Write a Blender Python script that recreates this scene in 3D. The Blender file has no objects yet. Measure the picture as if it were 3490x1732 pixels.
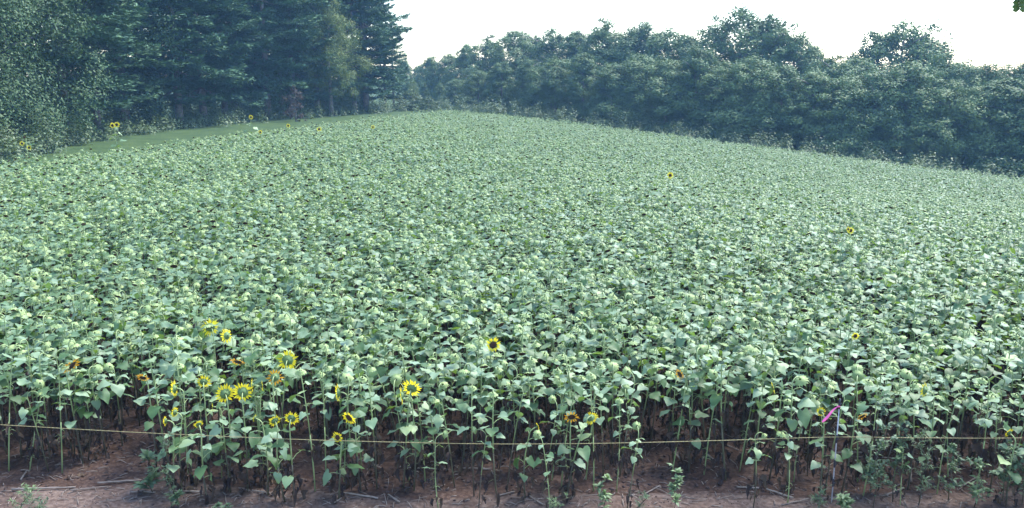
import bpy, math, random
import numpy as np
from mathutils import Vector, noise

# ------------------------------------------------------------------ camera, sky, sun, exposure
S = bpy.context.scene
COL = S.collection
F = 830.0
CAM_H = 4.6
PITCH = math.radians(12.2)
cam_data = bpy.data.cameras.new("camera")
cam_data.angle = 2 * math.atan(512 / F)
cam_data.clip_end = 3000
cam = bpy.data.objects.new("camera", cam_data)
cam.location = (0, 0, CAM_H)
cam.rotation_euler = (math.radians(90) - PITCH, 0, 0)
COL.objects.link(cam)
S.camera = cam

SUN_EL, SUN_AZ = math.radians(58), math.radians(52)     # azimuth clockwise from +Y
world = bpy.data.worlds.new("World")
S.world = world
world.use_nodes = True
wn = world.node_tree
bg = wn.nodes["Background"]
sky = wn.nodes.new("ShaderNodeTexSky")
sky.sky_type = 'NISHITA'
sky.sun_disc = False
sky.sun_elevation = SUN_EL
sky.sun_rotation = SUN_AZ
sky.air_density = 1.0
sky.dust_density = 0.9
sky.ozone_density = 1.0
wn.links.new(sky.outputs[0], bg.inputs[0])
bg.inputs[1].default_value = 0.15
sun_data = bpy.data.lights.new("sun", 'SUN')
sun_data.energy = 2.2
sun_data.angle = math.radians(20)
sun_data.color = (1.0, 0.97, 0.9)
sun = bpy.data.objects.new("sun", sun_data)
sd = Vector((math.sin(SUN_AZ) * math.cos(SUN_EL), math.cos(SUN_AZ) * math.cos(SUN_EL), math.sin(SUN_EL)))
sun.rotation_euler = sd.to_track_quat('Z', 'Y').to_euler()
COL.objects.link(sun)
S.view_settings.view_transform = 'Standard'
S.view_settings.look = 'None'
S.view_settings.exposure = 2.3
S.view_settings.gamma = 1
S.cycles.max_bounces = 6
S.cycles.diffuse_bounces = 3
S.cycles.glossy_bounces = 2
S.cycles.transmission_bounces = 4
S.cycles.volume_bounces = 0
S.cycles.volume_step_rate = 5
S.cycles.volume_max_steps = 32

# ------------------------------------------------------------------ helpers
def sstep(a, b, t):
    if a > b: return 1 - sstep(b, a, t)
    t = min(1, max(0, (t - a) / (b - a)))
    return t * t * (3 - 2 * t)

def zg(x, y):
    k = 3.0
    u = (x + 5) / k
    sp = k * (math.log1p(math.exp(-abs(u))) + max(u, 0))
    sp = min(sp, 75 + 0.2 * (sp - 75)) if sp > 75 else sp
    return -0.095 * sp * sstep(9, 42, y)

CP, SP = math.cos(PITCH), math.sin(PITCH)
def ray(px, py):
    u = (254 - py) / F
    return Vector(((px - 512) / F, CP + SP * u, -SP + CP * u))

def at(px, py, Y):
    """point of the view ray through a picture position at forward distance Y"""
    d = ray(px, py)
    return Vector((0, 0, CAM_H)) + d * (Y / d.y)

def on_ground(px, py, dz=0.0):
    lo, hi = 2.0, 400.0
    for _ in range(60):
        m = (lo + hi) / 2
        p = at(px, py, m)
        if p.z > zg(p.x, p.y) + dz: lo = m
        else: hi = m
    p = at(px, py, (lo + hi) / 2)
    return p

def project(p):
    d = Vector(p) - Vector((0, 0, CAM_H))
    f = d.y * CP - d.z * SP
    u = d.y * SP + d.z * CP
    return 512 + F * d.x / f, 254 - F * u / f

def tag(o, label=None, cat=None, group=None, kind=None):
    if label: o["label"] = label
    if cat: o["category"] = cat
    if group: o["group"] = group
    if kind: o["kind"] = kind
    return o

def empty(name, loc=(0, 0, 0), rz=0, sc=1):
    o = bpy.data.objects.new(name, None)
    o.location = loc
    o.rotation_euler = (0, 0, rz)
    o.scale = (sc, sc, sc)
    o.empty_display_size = 0.1
    COL.objects.link(o)
    return o

def link(name, me, parent=None):
    o = bpy.data.objects.new(name, me)
    COL.objects.link(o)
    if parent: o.parent = parent
    return o

class MB:
    """collects faces for one mesh"""
    def __init__(self):
        self.v = []; self.f = []; self.m = []
    def add(self, vs, fs, m=0):
        b = len(self.v)
        self.v += [tuple(p) for p in vs]
        self.f += [tuple(i + b for i in q) for q in fs]
        self.m += [m] * len(fs)
    def join(self, other, m):
        self.add(other.v, other.f, m)
    def tube(self, pts, rad, n=5, m=0, cap=True):
        pts = [Vector(p) for p in pts]
        if not hasattr(rad, '__len__'): rad = [rad] * len(pts)
        vs = []; fs = []
        prev = None
        for i, p in enumerate(pts):
            t = (pts[min(i + 1, len(pts) - 1)] - pts[max(i - 1, 0)])
            if t.length < 1e-9: t = Vector((0, 0, 1))
            t.normalize()
            if prev is None:
                a = t.cross(Vector((0.13, 1, 0.07)))
                if a.length < 1e-3: a = t.cross(Vector((1, 0, 0)))
            else:
                a = prev - t * prev.dot(t)
            a.normalize(); prev = a
            b = t.cross(a)
            for k in range(n):
                an = 2 * math.pi * k / n
                vs.append(p + (a * math.cos(an) + b * math.sin(an)) * rad[i])
        for i in range(len(pts) - 1):
            for k in range(n):
                k2 = (k + 1) % n
                fs.append((i * n + k, i * n + k2, (i + 1) * n + k2, (i + 1) * n + k))
        if cap:
            fs.append(tuple(range(n))[::-1])
            fs.append(tuple((len(pts) - 1) * n + k for k in range(n)))
        self.add(vs, fs, m)
    def mesh(self, name, mats, smooth=True):
        me = bpy.data.meshes.new(name)
        me.from_pydata(self.v, [], self.f)
        for mt in mats: me.materials.append(mt)
        me.polygons.foreach_set("material_index", self.m)
        if smooth: me.polygons.foreach_set("use_smooth", [True] * len(self.f))
        me.update()
        return me

def quads_mesh(name, V, mat):
    """V: (n,4,3) array of quads"""
    n = len(V)
    me = bpy.data.meshes.new(name)
    me.vertices.add(4 * n)
    me.vertices.foreach_set("co", V.reshape(-1).astype(np.float32))
    me.loops.add(4 * n)
    me.loops.foreach_set("vertex_index", np.arange(4 * n, dtype=np.int32))
    me.polygons.add(n)
    me.polygons.foreach_set("loop_start", np.arange(0, 4 * n, 4, dtype=np.int32))
    me.materials.append(mat)
    me.update(calc_edges=True)
    me.validate()
    return me

# ------------------------------------------------------------------ materials
def nt(name):
    m = bpy.data.materials.new(name)
    m.use_nodes = True
    m.node_tree.nodes.clear()
    return m, m.node_tree.nodes, m.node_tree.links

def ramp(N, L, fac, stops):
    r = N.new("ShaderNodeValToRGB")
    e = r.color_ramp.elements
    while len(e) < len(stops): e.new(0.5)
    for i, (p, c) in enumerate(stops):
        e[i].position = p; e[i].color = (*c, 1)
    L.new(fac, r.inputs[0])
    return r.outputs[0]

def leafy(name, stops, trans, tmix=0.3, rough=0.5, spec=0.5, nscale=9, namt=0.25, objrand=0.25, isl=1.0):
    """foliage: colour differs leaf by leaf and plant by plant, light comes through"""
    m, N, L = nt(name)
    out = N.new("ShaderNodeOutputMaterial")
    g = N.new("ShaderNodeNewGeometry")
    oi = N.new("ShaderNodeObjectInfo")
    tc = N.new("ShaderNodeTexCoord")
    no = N.new("ShaderNodeTexNoise"); no.inputs["Scale"].default_value = nscale
    no.inputs["Detail"].default_value = 2
    L.new(tc.outputs["Object"], no.inputs["Vector"])
    mx = N.new("ShaderNodeMath"); mx.operation = 'MULTIPLY_ADD'
    L.new(no.outputs[0], mx.inputs[0]); mx.inputs[1].default_value = namt
    mi = N.new("ShaderNodeMath"); mi.operation = 'MULTIPLY'; mi.inputs[1].default_value = isl
    L.new(g.outputs["Random Per Island"], mi.inputs[0]); L.new(mi.outputs[0], mx.inputs[2])
    mo = N.new("ShaderNodeMath"); mo.operation = 'MULTIPLY_ADD'
    L.new(oi.outputs["Random"], mo.inputs[0]); mo.inputs[1].default_value = objrand
    L.new(mx.outputs[0], mo.inputs[2])
    sc = N.new("ShaderNodeMath"); sc.operation = 'DIVIDE'
    L.new(mo.outputs[0], sc.inputs[0]); sc.inputs[1].default_value = isl + namt + objrand
    c = ramp(N, L, sc.outputs[0], stops)
    p = N.new("ShaderNodeBsdfPrincipled")
    L.new(c, p.inputs["Base Color"])
    p.inputs["Roughness"].default_value = rough
    p.inputs["Specular IOR Level"].default_value = spec
    t = N.new("ShaderNodeBsdfTranslucent")
    t.inputs[0].default_value = (*trans, 1)
    ms = N.new("ShaderNodeMixShader"); ms.inputs[0].default_value = tmix
    L.new(p.outputs[0], ms.inputs[1]); L.new(t.outputs[0], ms.inputs[2])
    L.new(ms.outputs[0], out.inputs[0])
    return m

def solid(name, stops, rough=0.7, scale=8, bump=0.0, spec=0.4, coord="Object", detail=6, metal=0.0):
    m, N, L = nt(name)
    out = N.new("ShaderNodeOutputMaterial")
    tc = N.new("ShaderNodeTexCoord")
    no = N.new("ShaderNodeTexNoise"); no.inputs["Scale"].default_value = scale
    no.inputs["Detail"].default_value = detail
    L.new(tc.outputs[coord], no.inputs["Vector"])
    c = ramp(N, L, no.outputs[0], stops)
    p = N.new("ShaderNodeBsdfPrincipled")
    L.new(c, p.inputs["Base Color"])
    p.inputs["Roughness"].default_value = rough
    p.inputs["Metallic"].default_value = metal
    p.inputs["Specular IOR Level"].default_value = spec
    if bump:
        b = N.new("ShaderNodeBump"); b.inputs["Strength"].default_value = bump
        b.inputs["Distance"].default_value = 0.03
        L.new(no.outputs[0], b.inputs["Height"]); L.new(b.outputs[0], p.inputs["Normal"])
    L.new(p.outputs[0], out.inputs[0])
    return m

M = {}
M['leaf'] = leafy("sunflower_leaf", [(0, (.026, .062, .018)), (.28, (.045, .1, .034)), (.5, (.095, .165, .085)), (.74, (.16, .24, .155)), (.88, (.2, .27, .12)), (1, (.36, .34, .08))],
                  (.15, .26, .03), .27, .55, .4)
M['stem'] = leafy("sunflower_stem", [(0, (.018, .013, .015)), (.4, (.035, .027, .022)), (.6, (.06, .06, .035)), (1, (.12, .15, .06))], (.1, .15, .05), .05, .6)
M['neck'] = leafy("sunflower_neck", [(0, (.13, .18, .07)), (1, (.25, .33, .14))], (.1, .15, .05), .05, .6)
M['wither'] = leafy("withered_leaf", [(0, (.02, .015, .018)), (.7, (.045, .032, .028)), (1, (.12, .085, .05))], (.03, .02, .01), .1, .8, .2)
M['cap'] = leafy("seed_head_back", [(0, (.13, .205, .08)), (.5, (.2, .275, .11)), (.85, (.26, .31, .125)), (1, (.28, .21, .1))], (.26, .32, .12), .15, .6, .3)
M['bloom_back'] = leafy("bloom_back", [(0, (.07, .13, .05)), (1, (.15, .23, .09))], (.1, .2, .04), .15, .6, .3)
M['disc'] = leafy("seed_disc", [(0, (.02, .012, .01)), (.6, (.05, .028, .02)), (1, (.12, .07, .035))], (.03, .02, .01), .02, .9, .1, 60, .8)
M['petal'] = leafy("petal", [(0, (.6, .42, .015)), (.5, (.68, .54, .02)), (1, (.74, .68, .05))], (.75, .62, .03), .45, .6, .2)
M['petal_old'] = leafy("petal_faded", [(0, (.45, .18, .01)), (1, (.75, .4, .02))], (.6, .3, .02), .3, .7, .2)
M['yleaf'] = leafy("yellowed_leaf", [(0, (.35, .36, .06)), (1, (.5, .45, .16))], (.4, .4, .05), .3, .6, .3)

M['oak'] = leafy("broadleaf", [(0, (.04, .088, .034)), (.5, (.095, .155, .06)), (.85, (.15, .21, .075)), (1, (.21, .23, .07))],
                 (.06, .1, .02), .25, .6, .25, .5, 1.1, .8, .4)
M['oak_dark'] = leafy("broadleaf_dark", [(0, (.022, .055, .024)), (.5, (.055, .105, .042)), (.85, (.09, .14, .045)), (1, (.15, .15, .035))],
                 (.04, .07, .015), .22, .6, .25, .5, 1.1, .6, .5)
M['oak_light'] = leafy("broadleaf_pale", [(0, (.07, .12, .045)), (.6, (.13, .18, .06)), (1, (.21, .23, .07))], (.1, .14, .03), .25, .6, .25, .5, 1.0, .3, .4)
M['pine'] = leafy("pine_needles", [(0, (.038, .09, .055)), (.55, (.075, .155, .085)), (1, (.14, .23, .105))], (.03, .06, .02), .12, .65, .25, .4, 1.0, .5, .5)
M['shrub'] = leafy("shrub_leaves", [(0, (.05, .085, .045)), (1, (.1, .15, .06))], (.08, .12, .03), .25, .55, .3, .8, .8, .6)
M['tuft'] = leafy("grass_tuft", [(0, (.03, .07, .018)), (1, (.11, .15, .05))], (.06, .1, .02), .25, .7, .2)
M['dead'] = leafy("dead_leaves", [(0, (.035, .032, .026)), (1, (.07, .06, .045))], (.1, .05, .04), .2, .7, .2, .8, .8, .3)
M['weed'] = leafy("weed_leaf", [(0, (.05, .09, .06)), (1, (.11, .18, .09))], (.08, .14, .03), .3, .55, .4)
M['weed_pale'] = leafy("pale_weed_leaf", [(0, (.1, .16, .09)), (1, (.18, .26, .12))], (.12, .2, .04), .3, .55, .4)
M['bark'] = solid("bark", [(.3, (.07, .062, .06)), (.7, (.2, .18, .17))], .9, 4, .5)
M['soil'] = None
M['straw'] = solid("dry_straw", [(.3, (.1, .078, .068)), (.7, (.2, .17, .15))], .8, 12)
M['clod'] = solid("soil_clod", [(.3, (.02, .012, .011)), (.7, (.06, .038, .035))], .95, 20, .4)
M['rope'] = solid("yellow_rope", [(.35, (.17, .14, .055)), (.65, (.28, .25, .13))], .6, 90)
M['pole'] = solid("post_metal", [(.3, (.22, .22, .26)), (.7, (.42, .42, .47))], .35, 6, metal=.3)
M['black'] = solid("black_plastic", [(.3, (.012, .012, .02)), (.7, (.03, .03, .045))], .5, 10)
M['pink'] = leafy("pink_tape", [(0, (.7, .1, .36)), (1, (.75, .15, .4))], (.9, .15, .45), .4, .35, .5)

def soil_mat(name, stops, scale, bump):
    m, N, L = nt(name)
    out = N.new("ShaderNodeOutputMaterial")
    tc = N.new("ShaderNodeTexCoord")
    n1 = N.new("ShaderNodeTexNoise"); n1.inputs["Scale"].default_value = scale; n1.inputs["Detail"].default_value = 10
    n1.inputs["Roughness"].default_value = .7
    n2 = N.new("ShaderNodeTexNoise"); n2.inputs["Scale"].default_value = scale * 14; n2.inputs["Detail"].default_value = 6
    for n in (n1, n2): L.new(tc.outputs["Object"], n.inputs["Vector"])
    mm = N.new("ShaderNodeMath"); mm.operation = 'MULTIPLY_ADD'; mm.inputs[1].default_value = .5
    L.new(n2.outputs[0], mm.inputs[0]); 
    h = N.new("ShaderNodeMath"); h.operation = 'MULTIPLY'; h.inputs[1].default_value = .5
    L.new(n1.outputs[0], h.inputs[0]); L.new(h.outputs[0], mm.inputs[2])
    c = ramp(N, L, mm.outputs[0], stops)
    p = N.new("ShaderNodeBsdfPrincipled"); p.inputs["Roughness"].default_value = .95
    p.inputs["Specular IOR Level"].default_value = .2
    L.new(c, p.inputs["Base Color"])
    b = N.new("ShaderNodeBump"); b.inputs["Strength"].default_value = bump; b.inputs["Distance"].default_value = .03
    L.new(mm.outputs[0], b.inputs["Height"]); L.new(b.outputs[0], p.inputs["Normal"])
    L.new(p.outputs[0], out.inputs[0])
    return m
M['soil'] = soil_mat("field_soil", [(.36, (.018, .0105, .0082)), (.5, (.044, .026, .0205)), (.64, (.09, .059, .047))], 1.6, 1.0)
M['track'] = soil_mat("track_dirt", [(.36, (.036, .023, .019)), (.5, (.075, .052, .044)), (.64, (.14, .105, .09))], 1.3, .9)
M['grass'] = soil_mat("grass_ground", [(.38, (.01, .028, .007)), (.5, (.024, .05, .012)), (.62, (.055, .082, .022))], .5, 1.0)

# ------------------------------------------------------------------ ground
def left_edge(y):  return -28.3 + .263 * y            # left edge of the crop
def right_limit(x): return 85.0 - (x + 9.0) * .56      # far / right edge of the crop (as y)
FRONT = 8.0
def in_field(x, y): return y > FRONT and x > left_edge(y) and y < right_limit(x)
def track_edge(x): return 8.5 + .22 * sstep(-1, -4, x) * 1 + .06 * sstep(1, 4, x) + .05 * math.sin(x * 1.3) + .04 * math.sin(x * 3.1 + 1)

def axis(segs):
    out = [segs[0][0]]
    for a, b, s in segs:
        n = max(1, round((b - a) / s))
        out += [a + (b - a) * i / n for i in range(1, n + 1)]
    return out
xs = axis([(-600, -60, 60), (-60, -12, 2), (-12, -7, .3), (-7, 7, .055), (7, 12, .3), (12, 80, 2), (80, 600, 60)])
ys = axis([(-60, 4, 8), (4, 7.4, .3), (7.4, 12.5, .05), (12.5, 20, .5), (20, 130, 2), (130, 900, 70)])
pieces = {'dirt_track': ([], 'track'), 'field_soil': ([], 'soil'), 'grass_ground': ([], 'grass')}
GV = []
def gz(x, y):
    z = zg(x, y)
    if abs(x) < 12 and 3 < y < 14:
        if y > track_edge(x):
            a = sstep(track_edge(x), track_edge(x) + .4, y)
            z += a * (.035 * noise.noise(Vector((x * 2.2, y * 2.2, 0))) + .03 * noise.noise(Vector((x * 9, y * 9, 3)))
                      + .012 * noise.noise(Vector((x * 24, y * 24, 8))))
        z += .008 * noise.noise(Vector((x * 7, y * 7, 9)))
    return z
for y in ys:
    for x in xs:
        GV.append((x, y, gz(x, y)))
nx = len(xs)
for j in range(len(ys) - 1):
    for i in range(nx - 1):
        cx, cy = (xs[i] + xs[i + 1]) / 2, (ys[j] + ys[j + 1]) / 2
        if cy < track_edge(cx) and cy > -4: k = 'dirt_track'
        elif in_field(cx, cy): k = 'field_soil'
        else: k = 'grass_ground'
        pieces[k][0].append((j * nx + i, j * nx + i + 1, (j + 1) * nx + i + 1, (j + 1) * nx + i))
for k, (fs, mt) in pieces.items():
    used = {}
    vs = []; f2 = []
    for q in fs:
        r = []
        for i in q:
            if i not in used: used[i] = len(vs); vs.append(GV[i])
            r.append(used[i])
        f2.append(r)
    b = MB(); b.add(vs, f2)
    tag(link(k, b.mesh(k, [M[mt]])), kind="structure")

# ------------------------------------------------------------------ sunflower building
OUT = [(0, 0), (.2, -.13), (.42, -.07), (.5, .14), (.44, .36), (.31, .6), (.15, .82), (0, 1)]
MID = [0, .03, .1, .22, .38, .6, .8, 1]
def leaf_blade(b, rnd, base, az, size, pitch, bend, m=0, fold=.25, wave=.05, wide=1.0, roll=0.0):
    """heart shaped blade leaving base towards azimuth az; pitch = start slope, bend = how far it droops by the tip"""
    rows = []
    n = len(OUT)
    cx, cy = math.cos(az), math.sin(az)
    sx, sy = -cy, cx
    # bent midrib
    mid = []
    p = Vector((0, 0, 0)); 
    def mp(t):
        if abs(bend) < .02: a = pitch; return t * math.cos(a), t * math.sin(a), a
        # arc
        a0 = pitch; k = bend
        return (math.sin(a0 + k * t) - math.sin(a0)) / k, (math.cos(a0) - math.cos(a0 + k * t)) / k, a0 + k * t
    ph = rnd.random() * 6
    vs = []
    for i in range(n):
        ox, oy = OUT[i]; ox *= wide
        for s, fr in ((-1, 1), (-1, .5), (1, 0), (1, .5), (1, 1)):
            yy = MID[i] * (1 - fr) + oy * fr
            xx = ox * fr
            h, z, a = mp(yy)
            lift = fold * xx - .45 * xx * xx * (1 if fold > 0 else 0) + wave * math.sin(yy * 9 + ph + s) * xx * 2
            h -= math.sin(a) * lift; z += math.cos(a) * lift
            lat = s * xx
            z2 = z + math.sin(roll) * lat
            lat2 = lat * math.cos(roll)
            vs.append(Vector(base) + Vector((cx * h + sx * lat2, cy * h + sy * lat2, z2)) * size)
    fs = []
    for i in range(n - 1):
        for k in range(4):
            a = i * 5 + k
            fs.append((a, a + 1, a + 6, a + 5))
    b.add(vs, fs, m)

def frame(n):
    n = Vector(n).normalized()
    a = n.cross(Vector((0, 0, 1)))
    if a.length < .05: a = n.cross(Vector((0, 1, 0)))
    a.normalize()
    return a, n.cross(a), n

def seed_head(rnd, pos, face, R, cap, disc, pet=None, petals=0, open_=0.0):
    """pale green back with pointed bracts, dark disc under it"""
    a, c, n = frame(face)
    q_ = R / .09
    def P(r, th, z): return Vector(pos) + (a * math.cos(th) + c * math.sin(th)) * r + n * z * q_
    K = 14
    wob = [1 + rnd.uniform(-.07, .07) for _ in range(K)]
    prof = [(.012, 0), (.03, .004), (.62 * R, .012), (.9 * R, .026), (R, .045)]
    vs = []
    for (r, z) in prof:
        for k in range(K): vs.append(P(r * (wob[k] if r > .03 else 1), 2 * math.pi * k / K, z))
    fs = []
    for i in range(len(prof) - 1):
        for k in range(K):
            k2 = (k + 1) % K
            fs.append((i * K + k, i * K + k2, (i + 1) * K + k2, (i + 1) * K + k))
    cap.add(vs, fs)
    # disc
    prof = [(R * .99, .043), (R * .8, .055), (R * .45, .064), (R * .08, .066)]
    vs = []
    for (r, z) in prof:
        for k in range(K): vs.append(P(r * wob[k], 2 * math.pi * k / K, z + rnd.uniform(-.002, .002)))
    fs = []
    for i in range(len(prof) - 1):
        for k in range(K):
            k2 = (k + 1) % K
            fs.append((i * K + k, i * K + k2, (i + 1) * K + k2, (i + 1) * K + k))
    fs.append(tuple(3 * K + k for k in range(K)))
    disc.add(vs, fs)
    # bracts
    nb = rnd.randint(13, 17)
    for k in range(nb):
        th = 2 * math.pi * (k + rnd.uniform(-.25, .25)) / nb
        L = R * rnd.uniform(.15, .42); w = .24 * R
        z0 = .018; z1 = .036 + rnd.uniform(-.006, .012); z2 = z1 + rnd.uniform(0, .03)
        da = w / R
        vs = [P(R * .6, th - da * .7, z0 - .004), P(R * .6, th + da * .7, z0 - .004),
              P(R * 1.02, th - da, z1 - .006), P(R * 1.02, th + da, z1 - .006), P(R + L, th + rnd.uniform(-.1, .1), z2)]
        cap.add(vs, [(0, 1, 3, 2), (2, 3, 4)])
    if pet is not None and petals:
        for k in range(petals):
            th = 2 * math.pi * (k + rnd.uniform(-.3, .3)) / petals
            L = R * rnd.uniform(.85, 1.5); w = R * rnd.uniform(.19, .27)
            z0 = .042 + rnd.uniform(-.004, .004); z1 = z0 + open_ * L + rnd.uniform(-.012, .012); z2 = z0 + open_ * L * 1.7 + rnd.uniform(-.02, .02)
            e = Vector(a * math.cos(th) + c * math.sin(th)); tt = Vector(-a * math.sin(th) + c * math.cos(th))
            o = Vector(pos)
            q = lambda r, s, z: o + e * r + tt * s + n * z * q_
            vs = [q(R * .93, -w * .5, z0), q(R * .93, w * .5, z0), q(R + L * .5, -w, z1), q(R + L * .5, 0, z1 - .006), q(R + L * .5, w, z1), q(R + L, rnd.uniform(-w, w) * .4, z2)]
            pet.add(vs, [(0, 1, 4, 3), (0, 3, 2), (2, 3, 5), (3, 4, 5)])

def sunflower(seed, h=1.35, face_az=math.pi / 2, droop=-.9, R=.075, kind='seed', nleaf=9, lean=(0, 0), leafsize=.2,
              extra=(), crown_gap=.0, low=.32, wither=True, thick=1.0, neck=None, open_=.1):
    """returns dict of builders (stem, leaves, withered, cap, disc, petals) and the place of the head"""
    rnd = random.Random(seed)
    B = {k: MB() for k in ('stem', 'leaves', 'withered', 'cap', 'disc', 'petal')}
    lx, ly = lean
    fdir = Vector((math.cos(face_az) * math.cos(droop), math.sin(face_az) * math.cos(droop), math.sin(droop)))
    if neck is None: neck = rnd.uniform(.1, .19)
    hs = h - neck * (.55 if droop < -.3 else .9)
    c1 = Vector((rnd.uniform(-.03, .03), rnd.uniform(-.03, .03), 0))
    pts = []
    for i in range(7):
        t = i / 6
        pts.append(Vector((lx * t * h, ly * t * h, hs * t)) + c1 * math.sin(t * math.pi) * 1.2)
    t0 = (pts[-1] - pts[-2]).normalized()
    p = pts[-1].copy()
    arc = 6
    for i in range(1, arc + 1):
        u = i / arc
        d = t0.lerp(fdir, u ** 1.1)
        # keep the bend round, over the top
        d += Vector((math.cos(face_az), math.sin(face_az), .3)) * .5 * math.sin(u * math.pi)
        d.normalize()
        p = p + d * neck / arc
        pts.append(p.copy())
    rr = [(.0105 - .004 * min(i / 6, 1)) * thick for i in range(len(pts))]
    B['stem'].tube(pts[:4], rr[:4], 5)
    B['stem'].tube(pts[3:], rr[3:], 5, 1)
    head = pts[-1]
    petn = {'seed': 0, 'few': 6, 'bloom': 19, 'old': 13}[kind]
    if kind in ('bloom', 'old'): R = R * .76
    seed_head(rnd, head, fdir, R, B['cap'], B['disc'], B['petal'], petn, open_)
    def stem_at(z):
        t = max(0, min(.999, z / hs)) * 6
        i = int(t); f = t - i
        return pts[i].lerp(pts[i + 1], f)
    for (hx, az2, dr2, r2, kd2) in extra:      # side blooms on the same stalk
        s = stem_at(hx * hs)
        e = Vector((math.cos(az2), math.sin(az2), 0))
        fd = Vector((math.cos(dr2[0]) * math.cos(dr2[1]), math.sin(dr2[0]) * math.cos(dr2[1]), math.sin(dr2[1])))
        q = [s, s + e * .06 + Vector((0, 0, .07)), s + e * .11 + Vector((0, 0, .17)), s + e * .13 + Vector((0, 0, .24)) + fd * .03]
        B['stem'].tube(q, [.006, .005, .005, .005], 5)
        X = (MB(), MB(), MB())
        seed_head(rnd, q[-1], fd, r2, *X, {'bloom': 17, 'seed': 0}[kd2], .05)
        B.setdefault('more', []).append(X)
    az = rnd.random() * 6.28
    for i in range(nleaf):
        t = i / max(1, nleaf - 1)
        z = hs * (low + (.965 - low - crown_gap) * t)
        az += 2.4 + rnd.uniform(-.4, .4)
        s = stem_at(z)
        L = leafsize * (1.0 - .5 * t ** 2.2) * rnd.uniform(.75, 1.15) * (.75 + .25 * min(1, t * 3))
        pl = L * rnd.uniform(.5, .85)
        up = rnd.uniform(.25, .8)
        e = Vector((math.cos(az), math.sin(az), 0))
        q1 = s + e * pl * .5 + Vector((0, 0, pl * .5 * up)); q2 = s + e * pl + Vector((0, 0, pl * up * .65))
        B['stem'].tube([s, q1, q2], [.0045, .0035, .003], 4, 1, cap=False)
        pit = rnd.uniform(-.5, .2) if t < .4 else rnd.uniform(-.25, .4)
        if rnd.random() < .16: pit -= .8
        leaf_blade(B['leaves'], rnd, q2, az + rnd.uniform(-.3, .3), L, pit, rnd.uniform(-.9, 0), 0,
                   rnd.uniform(.05, .4), rnd.uniform(.03, .12), rnd.uniform(.85, 1.05), rnd.uniform(-.45, .45))
    if wither:
        for i in range(rnd.randint(8, 13)):
            z = hs * rnd.uniform(.06, low + .12)
            az += 2.4
            s = stem_at(z)
            e = Vector((math.cos(az), math.sin(az), 0))
            q2 = s + e * rnd.uniform(.03, .08) + Vector((0, 0, -.01))
            B['stem'].tube([s, s + e * .03 + Vector((0, 0, .01)), q2], [.003, .003, .002], 3, cap=False)
            leaf_blade(B['withered'], rnd, q2, az + rnd.uniform(-.5, .5), rnd.uniform(.06, .17), rnd.uniform(-1.6, -1.0), rnd.uniform(-.9, .7), 0,
                       rnd.uniform(.8, 1.8), .4, rnd.uniform(.22, .5), rnd.uniform(-.5, .5))
    return B, head

PART_MAT = {'stem': 'stem', 'leaves': 'leaf', 'withered': 'wither', 'cap': 'cap', 'disc': 'disc', 'petal': 'petal'}
def plant_parts(B, root, bloom=False, old=False):
    """links the parts of one sunflower under root"""
    link('stem', B['stem'].mesh('stem', [M['stem'], M['neck']]), root)
    link('leaves', B['leaves'].mesh('leaves', [M['leaf']]), root)
    if B['withered'].v: link('withered_leaves', B['withered'].mesh('withered_leaves', [M['wither']]), root)
    hd = link('flower_head' if bloom else 'seed_head', B['cap'].mesh('head', [M['bloom_back' if bloom else 'cap']]), root)
    link('disc', B['disc'].mesh('disc', [M['disc']]), hd)
    if B['petal'].v: link('petals', B['petal'].mesh('petals', [M['petal_old' if old else 'petal']]), hd)
    for (c_, d_, p_) in B.get('more', []):
        h2 = link('flower_head', c_.mesh('head', [M['bloom_back']]), root)
        link('disc', d_.mesh('disc', [M['disc']]), h2); link('petals', p_.mesh('petals', [M['petal']]), h2)

def copy_tree(o, parent=None):
    c = o.copy(); COL.objects.link(c); c.parent = parent
    for ch in list(KIDS[o]): 
        cc = ch.copy(); COL.objects.link(cc); cc.parent = c
        for g in KIDS.get(ch, []):
            gg = g.copy(); COL.objects.link(gg); gg.parent = cc
    return c
KIDS = {}
def remember(o):
    KIDS[o] = list(o.children)
    for ch in KIDS[o]: KIDS[ch] = list(ch.children)

# ------------------------------------------------------------------ landmarks used by the labels (picture x at 1024)
def K(v): return v * 1024 / 2575.0
LANDMARKS = [(93, "the bare soil gap at left"), (171, "the feathery tall weed"), (291, "the star-shaped yellow bloom"),
             (412, "the paired yellow blooms"), (493, "the brown-eyed yellow bloom"), (590, "the nodding yellow bloom"),
             (690, "the sparse soil patch"), (834, "the flagged post"), (926, "the bloom beyond the post")]
ORD = ["first", "second", "third", "fourth", "fifth", "sixth", "seventh", "eighth", "ninth", "tenth", "eleventh", "twelfth",
       "thirteenth", "fourteenth", "fifteenth", "sixteenth", "seventeenth", "eighteenth", "nineteenth", "twentieth", "twenty-first", "twenty-second", "twenty-third", "twenty-fourth"]
def rank_labels(items):
    """items: list of picture x; returns (ordinal, side, landmark) for each, unique within the list"""
    res = [None] * len(items)
    near = []
    for i, px in enumerate(items):
        L = min(LANDMARKS, key=lambda l: abs(l[0] - px))
        near.append((L[1], 'right' if px >= L[0] else 'left', abs(px - L[0]), i))
    near.sort()
    cnt = {}
    for nm, side, d, i in near:
        k = cnt.get((nm, side), 0); cnt[(nm, side)] = k + 1
        res[i] = (ORD[min(k, 23)], side, nm)
    return res

# ------------------------------------------------------------------ the blooming sunflowers seen one by one
HERO_XY = []
R90 = math.pi / 2
def place_head(px, py, B, head, hint=None):
    """root location that puts the head at this picture position with the foot on the ground"""
    lo, hi = 5.0, 90.0
    for _ in range(50):
        m = (lo + hi) / 2
        p = at(px, py, m)
        if p.z > zg(p.x - head.x, p.y - head.y) + head.z: lo = m
        else: hi = m
    p = at(px, py, m)
    x, y = p.x - head.x, p.y - head.y
    return Vector((x, y, zg(x, y) - .01))

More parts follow.
